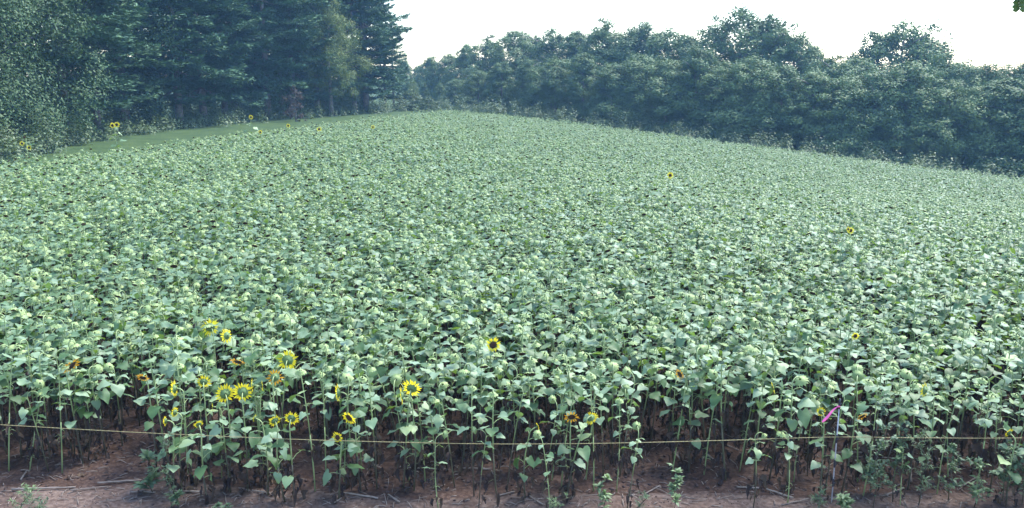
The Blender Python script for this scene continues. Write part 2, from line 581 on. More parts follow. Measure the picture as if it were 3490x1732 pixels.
def hero(px, py, h, az, droop, kind, label, R=.062, old=False, seed=0, nleaf=8, leafsize=.17, extra=(), open_=.08, lean=None, thick=1.0, low=.35,
         group="blooming sunflowers in the crop", sc=1):
    rnd = random.Random(seed * 7 + 5)
    ln = lean if lean else (rnd.uniform(-.06, .08), rnd.uniform(-.05, .05))
    B, hd = sunflower(seed + 1000, h, az, droop, R, kind, nleaf, ln, leafsize, extra, 0, low, h < 1.6, thick, .1, open_)
    loc = place_head(K(px), K(py), B, hd)
    r = empty('sunflower', loc)
    plant_parts(B, r, True, old or kind == 'old')
    tag(r, label, "sunflower", group)
    HERO_XY.append((loc.x, loc.y))
    return r

UP = .1; AW = R90; TO = -R90
hero(530, 822, 1.42, 2.2, -.1, 'bloom', "yellow bloom seen half from behind, upper of two at left of the crop", seed=1, R=.07)
hero(573, 842, 1.38, 2.7, -.2, 'bloom', "yellow bloom turned left, just right of and below the half-turned bloom", seed=2, R=.06)
hero(722, 905, 1.35, AW + .1, -.15, 'bloom', "large yellow bloom seen from behind on a long bare leaning stalk", seed=3, R=.075, lean=(.12, 0), nleaf=5)
hero(600, 904, 1.3, TO - .2, -.75, 'old', "faded orange bloom hanging face down among green leaves", seed=4, old=True)
hero(512, 960, 1.2, AW + .3, .15, 'bloom', "small yellow bloom from behind, topmost of the left cluster", seed=5, R=.05)
hero(443, 975, 1.2, math.pi, -.1, 'bloom', "yellow bloom facing left, at the left end of the cluster", seed=6, R=.06)
hero(567, 990, 1.18, AW + .5, .1, 'bloom', "wide yellow bloom from behind in the middle of the left cluster", seed=7, R=.068)
hero(610, 986, 1.2, AW + .2, .0, 'bloom', "wide yellow bloom with dark green back, right middle of the cluster", seed=8, R=.07)
hero(638, 967, 1.24, 3.4, .0, 'bloom', "yellow bloom turned left showing its brown disc above the cluster", seed=9, R=.05)
hero(656, 968, 1.24, .4, .0, 'bloom', "small yellow bloom at the right end of the left cluster", seed=10, R=.035)
hero(690, 946, 1.25, AW, -.5, 'old', "wilted orange bloom below the large bloom with a bare stalk", seed=11, old=True, R=.06)
hero(855, 985, 1.18, math.pi, -.1, 'bloom', "narrow yellow bloom seen edge on, facing left", seed=12, R=.065)
hero(1015, 992, 1.18, math.pi + .1, -.1, 'bloom', "left one of the paired yellow blooms, seen edge on", seed=13, R=.065)
hero(1034, 978, 1.2, AW - .2, .3, 'bloom', "right one of the paired yellow blooms, seen from behind", seed=14, R=.068)
hero(1240, 864, 1.45, TO + .1, .05, 'bloom', "yellow bloom facing the camera with a dark brown eye", seed=15, R=.058, open_=.02)
hero(880, 1046, 1.02, TO - .5, -.3, 'bloom', "golden bloom with a brown face turned down towards the rope", seed=16, R=.055)
hero(850, 1097, .82, TO - .3, .2, 'bloom', "small yellow bloom on a short stalk just above the rope", seed=17, R=.038)
hero(732, 1052, .98, AW, .1, 'bloom', "star-shaped yellow bloom from behind on a thin straight stalk", seed=18, R=.052, nleaf=4)
hero(692, 1058, .96, AW + .6, .3, 'bloom', "yellow green bloom just left of the star-shaped bloom", seed=19, R=.045)
hero(442, 1035, 1.0, 2.9, .0, 'bloom', "small yellow bloom low at the left side of the cluster", seed=20, R=.04)
hero(418, 1056, .95, 3.2, -.1, 'bloom', "lowest left small yellow bloom beside the soil gap", seed=21, R=.035)
hero(500, 1066, .92, 2.2, .4, 'bloom', "small half-open yellow bloom low in the cluster above the rope", seed=22, R=.032)
hero(536, 1021, 1.08, 3.5, .1, 'bloom', "tiny yellow bloom among leaves under the wide blooms", seed=23, R=.028)
hero(642, 1050, .95, 3.0, .2, 'bloom', "tiny yellow bloom low at right of the cluster", seed=24, R=.028)
hero(1437, 1043, 1.0, TO, -.5, 'old', "brown orange wilted bloom hanging beside a nodding yellow one", seed=25, old=True, R=.055)
hero(1485, 1047, 1.0, AW - .5, -.8, 'bloom', "nodding yellow bloom with a green back on a leaning stalk", seed=26, R=.05, lean=(.2, 0), nleaf=5)
hero(1350, 1071, .9, .3, .3, 'bloom', "tiny yellow bud just above the middle of the rope", seed=27, R=.028)
hero(175, 914, 1.33, -.35, -.6, 'old', "large orange bloom tilted face down at the far left", seed=28, R=.075)
hero(360, 945, 1.25, TO, -.6, 'old', "small orange wilted bloom between the soil gap and the cluster", seed=29, old=True, R=.045)
hero(1712, 938, 1.28, -2.6, -.2, 'old', "orange petals beside a big green seed head right of centre", seed=30, R=.045)
hero(1948, 972, 1.22, 3.0, -.3, 'bloom', "yellow petalled head among leaves left of the flagged post", seed=31, R=.045)
hero(2150, 842, 1.48, TO, -.1, 'bloom', "small yellow bloom deeper in the crop beyond the flagged post", seed=32, R=.032)
hero(2330, 980, 1.2, AW + .8, -.1, 'bloom', "yellow bloom half from behind, right of the flagged post", seed=33, R=.062)
hero(2166, 1042, 1.0, TO + .4, -.6, 'old', "dull yellow bloom face down just right of the flagged post", seed=34, R=.045)
hero(2066, 1034, 1.04, AW, -.2, 'bloom', "yellow green bloom behind the pink ribbon", seed=35, R=.034)
hero(2540, 1088, .85, AW + .4, .3, 'bloom', "small pale yellow bloom above the rope at far right", seed=36, R=.035)
# tall ones standing above the far crop
FG = "tall sunflowers standing above the far crop"
hero(284, 315, 2.35, TO - .25, .1, 'bloom', "tall sunflower with two orange blooms against the left wood", seed=50, R=.09, nleaf=9, leafsize=.34, thick=2,
     extra=((.93, 0.1, (TO + .2, .1), .065, 'bloom'),), low=.5, group=FG)
hero(631, 294, 2.3, TO + .3, .1, 'bloom', "tall sunflower with one orange bloom by the far grass track", seed=51, R=.08, nleaf=9, leafsize=.34, thick=2, low=.5, group=FG)
hero(62, 345, 2.2, TO, .3, 'seed', "tall branching sunflower with two small blooms at the far left", seed=52, R=.06, nleaf=10, leafsize=.26, thick=2, low=.5,
     extra=((.8, 3.2, (TO, .1), .05, 'bloom'), (.72, .1, (TO, .1), .05, 'bloom')), group=FG)
hero(1685, 440, 2.25, TO + .1, .05, 'bloom', "tall lone orange bloom facing the camera in the right part of the crop", seed=53, R=.06, nleaf=6, leafsize=.42, thick=1.5, low=.4, group=FG)
hero(2132, 575, 1.9, TO + .5, .2, 'bloom', "taller sunflower with two ragged orange blooms at the right", seed=54, R=.034, nleaf=6, leafsize=.2, low=.5,
     extra=((.88, .1, (TO, .0), .03, 'bloom'),), group=FG)
hero(725, 316, 1.9, TO, .2, 'bloom', "small far yellow bloom at the top left edge of the crop", seed=55, R=.07, group=FG)
hero(803, 325, 1.75, TO, .5, 'bloom', "far dull yellow bloom on the crop's back edge, left of the pair of green shrubs", seed=56, R=.09, group=FG)
hero(938, 319, 1.8, TO, .2, 'bloom', "far yellow bloom just below the end of the grass track", seed=57, R=.07, group=FG)
hero(655, 332, 1.7, TO, .2, 'bloom', "small far yellow bloom below the tall bloom by the grass track", seed=58, R=.07, group=FG)

# ------------------------------------------------------------------ the rest of the crop
rng = random.Random(11)
def bare(px, y):
    """soil gaps along the front of the crop (px = picture x, y = distance)"""
    if y < 8.85 and px < 160 and not 100 < px < 118: return True
    if 100 < px < 160 and y < 9.4: return True
    if 132 < px < 158 and y < 10.2: return True
    if 292 < px < 312 and y < 10.2: return True
    if 640 < px < 668 and y < 9.5: return True
    if 705 < px < 720 and y < 9.4: return True
    if 600 < px < 770 and y < 8.8 and int(px / 17) % 2: return True
    return False
PTS = []          # x, y, line number
y = 8.2; line = 0
while y < 95:
    step = .38 if y < 16 else .42
    dx = .2 if y < 13 or y > 20 else .22
    x0 = max(left_edge(y), -.72 * y - 1.5)
    x1 = min(.72 * y + 1.5, 9 + (85 - y) / .56 - 18)
    n = int((x1 - x0) / dx)
    for i in range(max(0, n)):
        x = x0 + (i + rng.uniform(-.3, .3)) * dx
        yy = y + rng.uniform(-.17, .17) * (1 if line > 1 else .7)
        if not in_field(x, yy): continue
        q = .55 if line == 0 else (.85 if line == 1 else .97)
        if rng.random() > q: continue
        px = 512 + F * x / (yy * CP + CAM_H * SP)
        if bare(px, yy): continue
        if any((x - a) ** 2 + (yy - b) ** 2 < .012 or (yy < b and b - yy < 1.2 and b < 14 and abs(x / yy - a / b) < .012) for a, b in HERO_XY): continue
        PTS.append((x, yy, line, px))
    y += step; line += 1

NV = 18; NE = 10
def seed_variant(i, simple=False):
    r = random.Random(300 + i)
    kind = 'seed'
    az = R90 + r.gauss(0, .75) if i % 6 else r.uniform(3.4, 6.0)
    dr = r.choice((-1.45, -1.25, -.9, -.65, -1.1, -1.35))
    return sunflower(500 + i, r.uniform(1.22, 1.48), az, dr, r.uniform(.04, .06), kind, r.randint(9, 12),
                     (r.uniform(-.08, .12), r.uniform(-.06, .06)), r.uniform(.14, .19), low=r.uniform(.56, .68))
LOOK = ["pale green cap", "broad drooping cap", "dark-rimmed cap", "cap with leftover petals"]
protos = []; edge = []
crop_col = bpy.data.collections.new("crop_sources")
for i in range(NE):      # thinner, sparser plants of the outermost lines
    r = random.Random(900 + i)
    B, hd = sunflower(1500 + i, r.uniform(1.05, 1.4), R90 + r.gauss(0, 1.0), r.choice((-1.3, -1.0, -.6, -.3)), r.uniform(.034, .054), 'seed', r.randint(5, 7),
                      (r.uniform(-.15, .2), r.uniform(-.08, .08)), r.uniform(.12, .165), low=r.uniform(.55, .74), thick=.75)
    if i % 5 < 3: B['stem'].m = [1] * len(B['stem'].m)
    edge.append(B)
for i in range(NV):
    B, hd = seed_variant(i)
    # joined version for the mass of the crop
    J = MB()
    for k, mi in (('stem', 0), ('leaves', 1), ('withered', 2), ('cap', 3), ('disc', 4), ('petal', 5)):
        if k == 'stem':
            J.v += B[k].v; J.f += B[k].f; J.m += [6 if q else 0 for q in B[k].m]
        else: J.join(B[k], mi)
    me = J.mesh("crop_plant", [M['stem'], M['leaf'], M['wither'], M['cap'], M['disc'], M['petal_old'], M['neck']])
    ob = bpy.data.objects.new("crop_plant_%02d" % i, me)
    crop_col.objects.link(ob)
    protos.append(B)

# 300 nearest, one object each
vis = [p for p in PTS if -25 < p[3] < 1049]
vis.sort(key=lambda p: p[1])
solo = vis[:300 - len(HERO_XY) + 8]
solo_set = set(id(p) for p in solo)
lab = {}
maxline = {}
for ln in sorted(set(p[2] for p in solo)):
    row = [p for p in solo if p[2] == ln]
    for p, rk in zip(row, rank_labels([p[3] for p in row])): lab[id(p)] = rk
first = {}
for p in solo:
    i = rng.randrange(NV)
    if p[2] <= 2 and rng.random() < .85: i = NV + rng.randrange(NE)
    sc = rng.uniform(.84, 1.12)
    if p[2] == 0: sc *= rng.uniform(.75, 1.0)
    loc = (p[0], p[1], zg(p[0], p[1]) - .01)
    rz = rng.gauss(0, .35)
    if i not in first:
        o = empty('sunflower', loc, rz)
        plant_parts((protos + edge)[i], o)
        remember(o); first[i] = o
    else:
        o = copy_tree(first[i])
        o.location = loc; o.rotation_euler = (rng.gauss(0, .04), rng.gauss(0, .05), rz)
    o.scale = (sc, sc, sc)
    od, side, nm = lab[id(p)]
    tag(o, "nodding green sunflower, %s %s of %s, %s line back" % (od, side, nm, ORD[min(p[2], 15)]),
        "sunflower", "faded sunflowers along the front of the crop")

# everything behind them: one mass
rest = [p for p in PTS if id(p) not in solo_set]
me = bpy.data.meshes.new("sunflower_crop")
me.vertices.add(len(rest))
co = np.array([(p[0], p[1], zg(p[0], p[1]) - .01) for p in rest], dtype=np.float32)
me.vertices.foreach_set("co", co.reshape(-1))
a = me.attributes.new("pick", 'INT', 'POINT'); a.data.foreach_set("value", [rng.randrange(NV) for _ in rest])
a = me.attributes.new("turn", 'FLOAT_VECTOR', 'POINT')
a.data.foreach_set("vector", np.array([(rng.gauss(0, .04), rng.gauss(0, .05), rng.gauss(0, .45)) for _ in rest], dtype=np.float32).reshape(-1))
a = me.attributes.new("size", 'FLOAT', 'POINT'); a.data.foreach_set("value", [rng.uniform(.84, 1.13) + .09 * noise.noise(Vector((p[0] * .15, p[1] * .15, 0))) for p in rest])
crop = link("sunflower_crop", me)
tag(crop, "dense field of faded sunflowers with nodding pale green heads", "sunflower crop", kind="stuff")
ng = bpy.data.node_groups.new("crop_nodes", 'GeometryNodeTree')
ng.interface.new_socket("Geometry", in_out='INPUT', socket_type='NodeSocketGeometry')
ng.interface.new_socket("Geometry", in_out='OUTPUT', socket_type='NodeSocketGeometry')
gi = ng.nodes.new("NodeGroupInput"); go = ng.nodes.new("NodeGroupOutput")
ci = ng.nodes.new("GeometryNodeCollectionInfo"); ci.inputs[0].default_value = crop_col
ci.inputs["Separate Children"].default_value = True
ci.inputs["Reset Children"].default_value = True
io = ng.nodes.new("GeometryNodeInstanceOnPoints")
def named(nm, ty):
    n = ng.nodes.new("GeometryNodeInputNamedAttribute"); n.data_type = ty; n.inputs[0].default_value = nm
    return [o for o in n.outputs if o.name == "Attribute" and o.enabled][0]
io.inputs["Pick Instance"].default_value = True
ng.links.new(gi.outputs[0], io.inputs["Points"])
ng.links.new(ci.outputs[0], io.inputs["Instance"])
ng.links.new(named("pick", 'INT'), io.inputs["Instance Index"])
e2r = ng.nodes.new("FunctionNodeEulerToRotation")
ng.links.new(named("turn", 'FLOAT_VECTOR'), e2r.inputs[0])
ng.links.new(e2r.outputs[0], io.inputs["Rotation"])
ng.links.new(named("size", 'FLOAT'), io.inputs["Scale"])
ng.links.new(io.outputs[0], go.inputs[0])
md = crop.modifiers.new("crop", 'NODES'); md.node_group = ng
print("solo", len(solo), "last y", solo[-1][1], "rest", len(rest))

# ------------------------------------------------------------------ trees
def leaf_quads(P, nrm, size, rs, aspect=1.4):
    n = len(P)
    r = rs.normal(size=(n, 3))
    t = np.cross(nrm, r); t /= np.linalg.norm(t, axis=1)[:, None] + 1e-9
    b = np.cross(nrm, t)
    s = (size * rs.uniform(.6, 1.25, n))[:, None]
    V = np.stack([P - t * s * aspect, P - b * s * .7, P + t * s * aspect, P + b * s * .7], axis=1)
    return V

def limbs(b, rs, H, top, spread, n, r0, base=.25):
    """trunk and main limbs"""
    p = [Vector((0, 0, -.3))]
    for i in range(1, 7):
        t = i / 6
        p.append(Vector((rs.normal() * .12 * t, rs.normal() * .12 * t, H * top * t)))
    b.tube(p, [r0 * (1.25 if i == 0 else 1 - .75 * i / 6) for i in range(7)], 8)
    ends = []
    for k in range(n):
        z = H * (base + (top - base) * (k + rs.uniform(0, 1)) / n)
        az = k * 2.4 + rs.uniform(-.4, .4)
        L = spread * rs.uniform(.6, 1.0)
        up = rs.uniform(.2, .8)
        s = Vector((0, 0, z))
        e = Vector((math.cos(az), math.sin(az), 0))
        q = [s, s + e * L * .35 + Vector((0, 0, L * .35 * up)), s + e * L * .7 + Vector((0, 0, L * .62 * up)), s + e * L + Vector((0, 0, L * .8 * up))]
        b.tube(q, [r0 * .35, r0 * .26, r0 * .16, r0 * .05], 5, cap=False)
        ends.append(q)
    return ends

def broadleaf(seed, H=12.0, R=4.0, low=.03, nclump=125, per=135, leaf=.092, dens=1.0, open_=0.0):
    rs = np.random.RandomState(seed)
    tb = MB()
    limbs(tb, rs, H, .85, R * .85, 12, H * .018)
    Q = []
    nl = max(8, nclump // 5)
    for k in range(nl):
        u = (k + rs.uniform(0, 1)) / nl
        z = low + (1 - low) * u ** .9
        az = k * 2.4 + rs.uniform(-.5, .5)
        prof = math.sin(math.pi * min(1, z * .8 + .22)) ** .6 if z > .35 else .88 + .08 * rs.normal()
        r = R * prof * rs.uniform(.3, .8) * (1 - .55 * max(0, (z - .8) / .2))
        lr = R * rs.uniform(.32, .55) * (1 - .3 * z)
        c = np.array([math.cos(az) * r, math.sin(az) * r, max(.35 * lr, z * H * .935)])
        m = int(11 * (1 - open_ * rs.uniform(0, 1.4) * (z > .4)))
        for j in range(max(3, m)):
            d = rs.normal(size=3); d /= np.linalg.norm(d)
            if d[2] < -.75: d[2] = -d[2]
            cc = c + d * lr * np.array([1, 1, 1.0]) * rs.uniform(.7, 1.05)
            cr = lr * rs.uniform(.3, .52)
            n = int(per * (cr / (R * .16)) ** 1.7 * dens)
            e = rs.normal(size=(n, 3)); e /= np.linalg.norm(e, axis=1)[:, None]
            P = cc + e * (cr * rs.uniform(.35, 1.15, n))[:, None] * np.array([1.05, 1.05, 1.0])
            P[:, 2] = np.maximum(P[:, 2], .1)
            nr = e * .8 + d * .6 + np.array([0, 0, .25]) + rs.normal(size=(n, 3)) * .45
            nr /= np.linalg.norm(nr, axis=1)[:, None]
            Q.append(leaf_quads(P, nr, leaf, rs))
    return tb, np.concatenate(Q)

def pine(seed, H=22.0, R=5.2, low=.14, sparse=0.0):
    rs = np.random.RandomState(seed)
    tb = MB()
    pts = [Vector((0, 0, -.3 + (H + .3) * i / 8)) for i in range(9)]
    tb.tube(pts, [.3 * (1 - .93 * i / 8) for i in range(9)], 8)
    Q = []
    z = H * low
    while z < H * .99:
        u = (z / H - low) / (1 - low)
        nb = rs.randint(5, 8)
        a0 = rs.uniform(0, 6.28)
        for k in range(nb):
            if sparse and rs.uniform() < sparse: continue
            az = a0 + 6.283 * k / nb + rs.normal() * .25
            L = R * (1 - u) ** .72 * rs.uniform(.62, 1.12) * (.75 + .25 * min(1, u * 6)) + .25
            slope = -.34 + .8 * u + rs.normal() * .07
            e = np.array([math.cos(az), math.sin(az), 0.0]); sd_ = np.array([-e[1], e[0], 0.0])
            sag = .10 + .12 * (1 - u)
            def bp(t): return e * L * t + np.array([0, 0, z + L * (slope * t - sag * t * (1 - t) * 2 + .1 * t ** 3)])
            tb.tube([Vector(bp(t)) for t in (0, .35, .7, .97)], [.05 * (1 - u) + .015, .035, .022, .01], 4, cap=False)
            n = int(84 * L + 12)
            t = .22 + .8 * rs.uniform(0, 1, n) ** .75
            wmax = L * .42
            w = wmax * np.sin(np.clip(t, 0, 1) * math.pi * .86 + .1) + .08
            s = rs.uniform(-1, 1, n)
            cen = np.array([bp(tt) for tt in t])
            P = cen + sd_ * (s * w)[:, None] + e * (-.25 * np.abs(s) * w)[:, None] * -1
            P[:, 2] += -.16 * np.abs(s) * w + rs.uniform(-.02, .14, n) + .05 * np.sin(t * 14 + k)
            # needle sprays: long thin quads pointing out and up
            dr = e * 1.0 + sd_ * (s * .8)[:, None] + rs.normal(size=(n, 3)) * np.array([.4, .4, .2])
            dr[:, 2] += .12
            dr /= np.linalg.norm(dr, axis=1)[:, None]
            nr = np.array([0, 0, 1.0]) + rs.normal(size=(n, 3)) * .28
            wd = np.cross(dr, nr); wd /= np.linalg.norm(wd, axis=1)[:, None] + 1e-9
            ln = rs.uniform(.18, .36, n)[:, None]; wi = rs.uniform(.045, .09, n)[:, None]
            Q.append(np.stack([P, P + dr * ln * .55 - wd * wi, P + dr * ln * 1.1, P + dr * ln * .55 + wd * wi], axis=1))
            P2 = P + rs.normal(size=P.shape) * np.array([.1, .1, .05])
            dr2 = dr + rs.normal(size=(n, 3)) * np.array([.5, .5, .2]); dr2 /= np.linalg.norm(dr2, axis=1)[:, None]
            wd2 = np.cross(dr2, nr); wd2 /= np.linalg.norm(wd2, axis=1)[:, None] + 1e-9
            Q.append(np.stack([P2, P2 + dr2 * ln * .55 - wd2 * wi, P2 + dr2 * ln * 1.1, P2 + dr2 * ln * .55 + wd2 * wi], axis=1))
        z += rs.uniform(1.0, 1.5) * (1.1 - .5 * u)
    return tb, np.concatenate(Q)

TREE = {}
def tree_meshes(key):
    if key in TREE: return TREE[key]
    kd, i = key
    if kd == 'pine': tb, q = pine(40 + i, 22, 5.2, (.14, .17, .2, .15)[i % 4])
    elif kd == 'oak': tb, q = broadleaf(60 + i, 12, (4.0, 4.6, 3.7, 4.3, 5.0, 4.0, 4.8)[i % 7])
    elif kd == 'airy': tb, q = broadleaf(80 + i, 12, 4.0, .3, 105, 100, .085, 1.0, .35)
    elif kd == 'near': tb, q = broadleaf(90 + i, 15, 5.0, .04, 160, 210, .055)
    elif kd == 'pale': tb, q = broadleaf(110 + i, 15, 5.2, .22, 150, 150, .06)
    elif kd == 'bush': tb, q = broadleaf(130 + i, 3, 1.7, .02, 40, 40, .075)
    mat = {'pine': 'pine', 'oak': 'oak', 'airy': 'oak', 'near': 'oak_dark', 'pale': 'oak_light', 'bush': 'shrub'}[kd]
    TREE[key] = (tb.mesh('trunk', [M['bark']]), quads_mesh('crown', q, M[mat]))
    return TREE[key]

def plant_tree(name, key, x, y, H, label, group, cat="tree", rs=1.0, rz=None, crown_mat=None, parts=('trunk', 'crown')):
    tm, cm = tree_meshes(key)
    base = {'pine': 22, 'oak': 12, 'airy': 12, 'near': 15, 'pale': 15, 'bush': 3}[key[0]]
    o = empty(name, (x, y, zg(x, y)), rng.uniform(0, 6.28) if rz is None else rz)
    s = H / base
    o.scale = (s * rs, s * rs, s)
    link(parts[0], tm, o); link(parts[1], cm, o)
    tag(o, label, cat, group)
    return o

# --- left wood: broadleaf trees first, then pines towards the far end
def wood_x(y):
    P = [(36, -31), (47, -32), (60, -31.5), (72, -30), (90, -24.5), (103, -17.5), (115, -13)]
    for (a, b), (c, d) in zip(P, P[1:]):
        if y <= c: return b + (d - b) * (y - a) / (c - a)
    return P[-1][1]
for i, y in enumerate((37, 42, 47, 52, 57)):
    plant_tree('broadleaf_tree', ('near', i % 3), wood_x(y) - 2.2 - (i % 2), y, (17, 19, 18, 20, 19, 18, 17)[i],
               "dark leafy tree at the near end of the left wood, %s from the camera" % ORD[i], "trees along the left wood edge", rs=1.05)
pys = (62.5, 67.5, 72.5, 77, 81.5, 86, 90.5, 95, 99.5, 103.5)
for i, y in enumerate(pys):
    plant_tree('pine_tree', ('pine', i % 4), wood_x(y) - 2.0 - (i % 3) * .8, y, (24, 22, 25, 23, 24, 22, 24, 23, 22, 20)[i],
               "tall layered pine in the left wood's front, %s pine from its near end" % ORD[i], "pines along the left wood edge", rs=1.18)
plant_tree('pale_tree', ('pale', 0), -20.6, 96, 12.6, "pale yellow green leafy tree standing out among the dark pines", "trees along the left wood edge", rs=1.05)
BK = [(108, -25), (104, -29), (98, -33), (112, -30), (91, -36), (118, -24), (33, -38), (40, -38), (47, -39), (53, -40), (60, -38), (67, -37), (74, -34), (81, -32), (88, -29), (95, -26), (103, -23), (110, -19),
      (58, -47), (70, -45), (85, -40), (100, -32)]
END = [(107, -18.6, 23), (113, -20, 22), (117, -17.6, 15), (124, -17.4, 13)]
for i, (y, x, h) in enumerate(END):
    plant_tree('pine_tree', ('pine', (i + 2) % 4), x, y, h, "pine at the far tip of the left wood, %s of four" % ORD[i], "pines along the left wood edge")
for i, (y, x) in enumerate(BK):
    kd = ('near', i % 3) if y < 56 or i % 3 == 0 else ('pine', (i + 1) % 4)
    plant_tree('pine_tree' if kd[0] == 'pine' else 'broadleaf_tree', kd, x, y, (24 if kd[0] == 'pine' else 19) + (i * 7) % 5,
               "tall dark tree deep inside the left wood, %s of those behind its front" % ORD[i], "trees deep in the left wood", rs=1.0 if kd[0] == 'pine' else .85)

# --- right wood
RT = [(432, 60, 150, 'oak'), (449, 56, 148, 'oak'), (466, 48, 142, 'oak'), (490, 39, 136, 'oak'), (516, 33, 132, 'oak'), (536, 42, 134, 'oak'), (553, 31, 128, 'airy'),
      (577, 36, 124, 'oak'), (604, 24, 120, 'oak'), (624, 40, 118, 'oak'), (643, 31, 118, 'oak'), (668, 33, 114, 'oak'), (690, 42, 112, 'oak'),
      (714, 26, 110, 'airy'), (743, 12, 108, 'airy'), (770, 26, 106, 'oak'), (795, 34, 104, 'airy'), (812, 52, 102, 'oak'), (836, 61, 96, 'oak'),
      (856, 62, 98, 'oak'), (878, 36, 108, 'airy'), (905, 25, 106, 'airy'), (931, 36, 106, 'airy'), (945, 60, 92, 'oak'), (962, 68, 90, 'oak'), (985, 73, 88, 'oak'),
      (1010, 70, 88, 'oak'), (1036, 66, 86, 'oak'), (1064, 70, 84, 'oak'), (1095, 60, 84, 'oak')]
for i, (px, py, Y, kd) in enumerate(RT):
    p = at(px, py, Y)
    H = (p.z - zg(p.x, Y)) * 1.03
    where = ORD[i] if i < 16 else ORD[29 - i] 
    lb = "skyline tree of the right wood, %s from its %s end" % (where, "far" if i < 16 else "near")
    plant_tree('broadleaf_tree', (kd, i % (5 if kd == 'oak' else 3)), p.x, Y, H, lb, "skyline trees of the right wood", rs=rng.uniform(1.15, 1.45))
FT = [(455, 80, 128), (478, 72, 122), (502, 66, 118), (528, 62, 114), (556, 60, 110), (584, 57, 106), (612, 66, 102), (640, 58, 100), (668, 62, 97),
      (697, 54, 95), (726, 66, 92), (755, 60, 90), (785, 70, 88), (815, 76, 86), (846, 80, 85), (878, 74, 84), (910, 70, 83), (942, 84, 81), (975, 88, 79), (1008, 84, 78), (1045, 86, 76), (1085, 84, 74)]
for i, (px, py, Y) in enumerate(FT):
    p = at(px, py, Y)
    H = (p.z - zg(p.x, Y)) * 1.02
    plant_tree('broadleaf_tree', ('oak', (i * 3 + 1) % 7), p.x, Y, H,
               "shorter tree on the crop side of the right wood, %s from its %s end" % (ORD[i if i < 11 else 21 - i], "far" if i < 11 else "near"),
               "front trees of the right wood", rs=rng.uniform(1.3, 1.7))
# far end of the valley
for i, (px, py, Y, kd) in enumerate([(405, 62, 165, 'oak'), (418, 66, 172, 'oak'), (432, 67, 160, 'pale'), (424, 84, 140, 'oak'), (440, 84, 136, 'oak'), (412, 80, 135, 'pale')]):
    p = at(px, py, Y)
    plant_tree('broadleaf_tree', (kd, i % 3 if kd == 'oak' else 0), p.x, Y, p.z - zg(p.x, Y),
               "small far tree closing the gap between the two woods, %s of six" % ORD[i], "far trees between the woods")
# shrubs
for px, py, Y, h, lb in [(429, 107.5, 108, 1.7, "low pale green shrub, right one of two in the far gap"),
                         (411, 106.5, 112, 2.4, "wider pale green shrub, left one of two in the far gap")]:
    p = at(px, py, Y)
    plant_tree('shrub', ('bush', 0), p.x, Y, h, lb, "shrubs in the far gap", "shrub", rs=1.8, parts=('stems', 'foliage'))
tb, q = broadleaf(199, 3.6, 1.1, .02, 40, 18, .06)
p = at(K(738), K(290), 84)
o = empty('dead_shrub', (p.x + .2, 84, zg(p.x, 84)))
link('stems', tb.mesh('stems', [M['bark']]), o); link('foliage', quads_mesh('foliage', q, M['dead']), o)
tag(o, "dull brown withered shrub at the foot of the pines", "shrub")

# undergrowth along both woods: uncountable tangle, one object each
def undergrowth(name, path, label, hmin, hmax, dens, mat='shrub', seed=5):
    rs = np.random.RandomState(seed)
    Q = []
    for (x0, y0), (x1, y1) in zip(path, path[1:]):
        L = math.hypot(x1 - x0, y1 - y0)
        for k in range(int(L * dens)):
            t = rs.uniform()
            x = x0 + (x1 - x0) * t + rs.normal() * 1.1; y = y0 + (y1 - y0) * t + rs.normal() * 1.1
            h = rs.uniform(hmin, hmax); r = rs.uniform(.5, 1.1)
            n = int(80 * h * r) + 30
            d = rs.normal(size=(n, 3)); d /= np.linalg.norm(d, axis=1)[:, None]; d[:, 2] = np.abs(d[:, 2])
            P = np.array([x, y, zg(x, y)]) + d * np.array([r, r, h]) * rs.uniform(.35, 1.05, n)[:, None]
            nr = d + np.array([0, 0, .7]) + rs.normal(size=(n, 3)) * .4
            nr /= np.linalg.norm(nr, axis=1)[:, None]
            Q.append(leaf_quads(P, nr, .085, rs))
    o = link(name, quads_mesh(name, np.concatenate(Q), M[mat]))
    tag(o, label, name.replace('_', ' '), kind="stuff")
undergrowth('undergrowth', [(wood_x(y) + .2, y) for y in (34, 44, 54, 64, 76, 88, 100, 112)], "tangled green undergrowth along the foot of the left wood", .5, 1.9, 3.2)
undergrowth('undergrowth', [(wood_x(y) - 5.0, y) for y in (34, 44, 54, 64, 76, 88, 100, 112)], "shaded undergrowth between the trunks of the left wood", 1.5, 5.0, 4.2, 'oak', 6)
rp = [(at(px, 100, Y).x, Y) for px, Y in ((440, 116), (500, 108), (584, 98), (668, 90), (755, 83), (846, 78), (942, 74), (1045, 70), (1120, 66))]
undergrowth('undergrowth', [(-27.5, 36), (-28.5, 44), (-29.5, 51), (-30.8, 57)], "tall tangled bushes at the near end of the left wood", 1.2, 3.0, 3.2, 'shrub', 8)
for k_, off in enumerate((1.2, 3.0)):
    undergrowth('grass_tufts', [(left_edge(y) - off, y) for y in (33, 45, 60, 75, 90, 105)], "rough grass tufts on the track beside the crop", .08, .42, 7, 'tuft', 20 + k_)
undergrowth('undergrowth', rp, "tangled green undergrowth between the right wood and the crop", .8, 2.6, 2.6, 'shrub', 7)

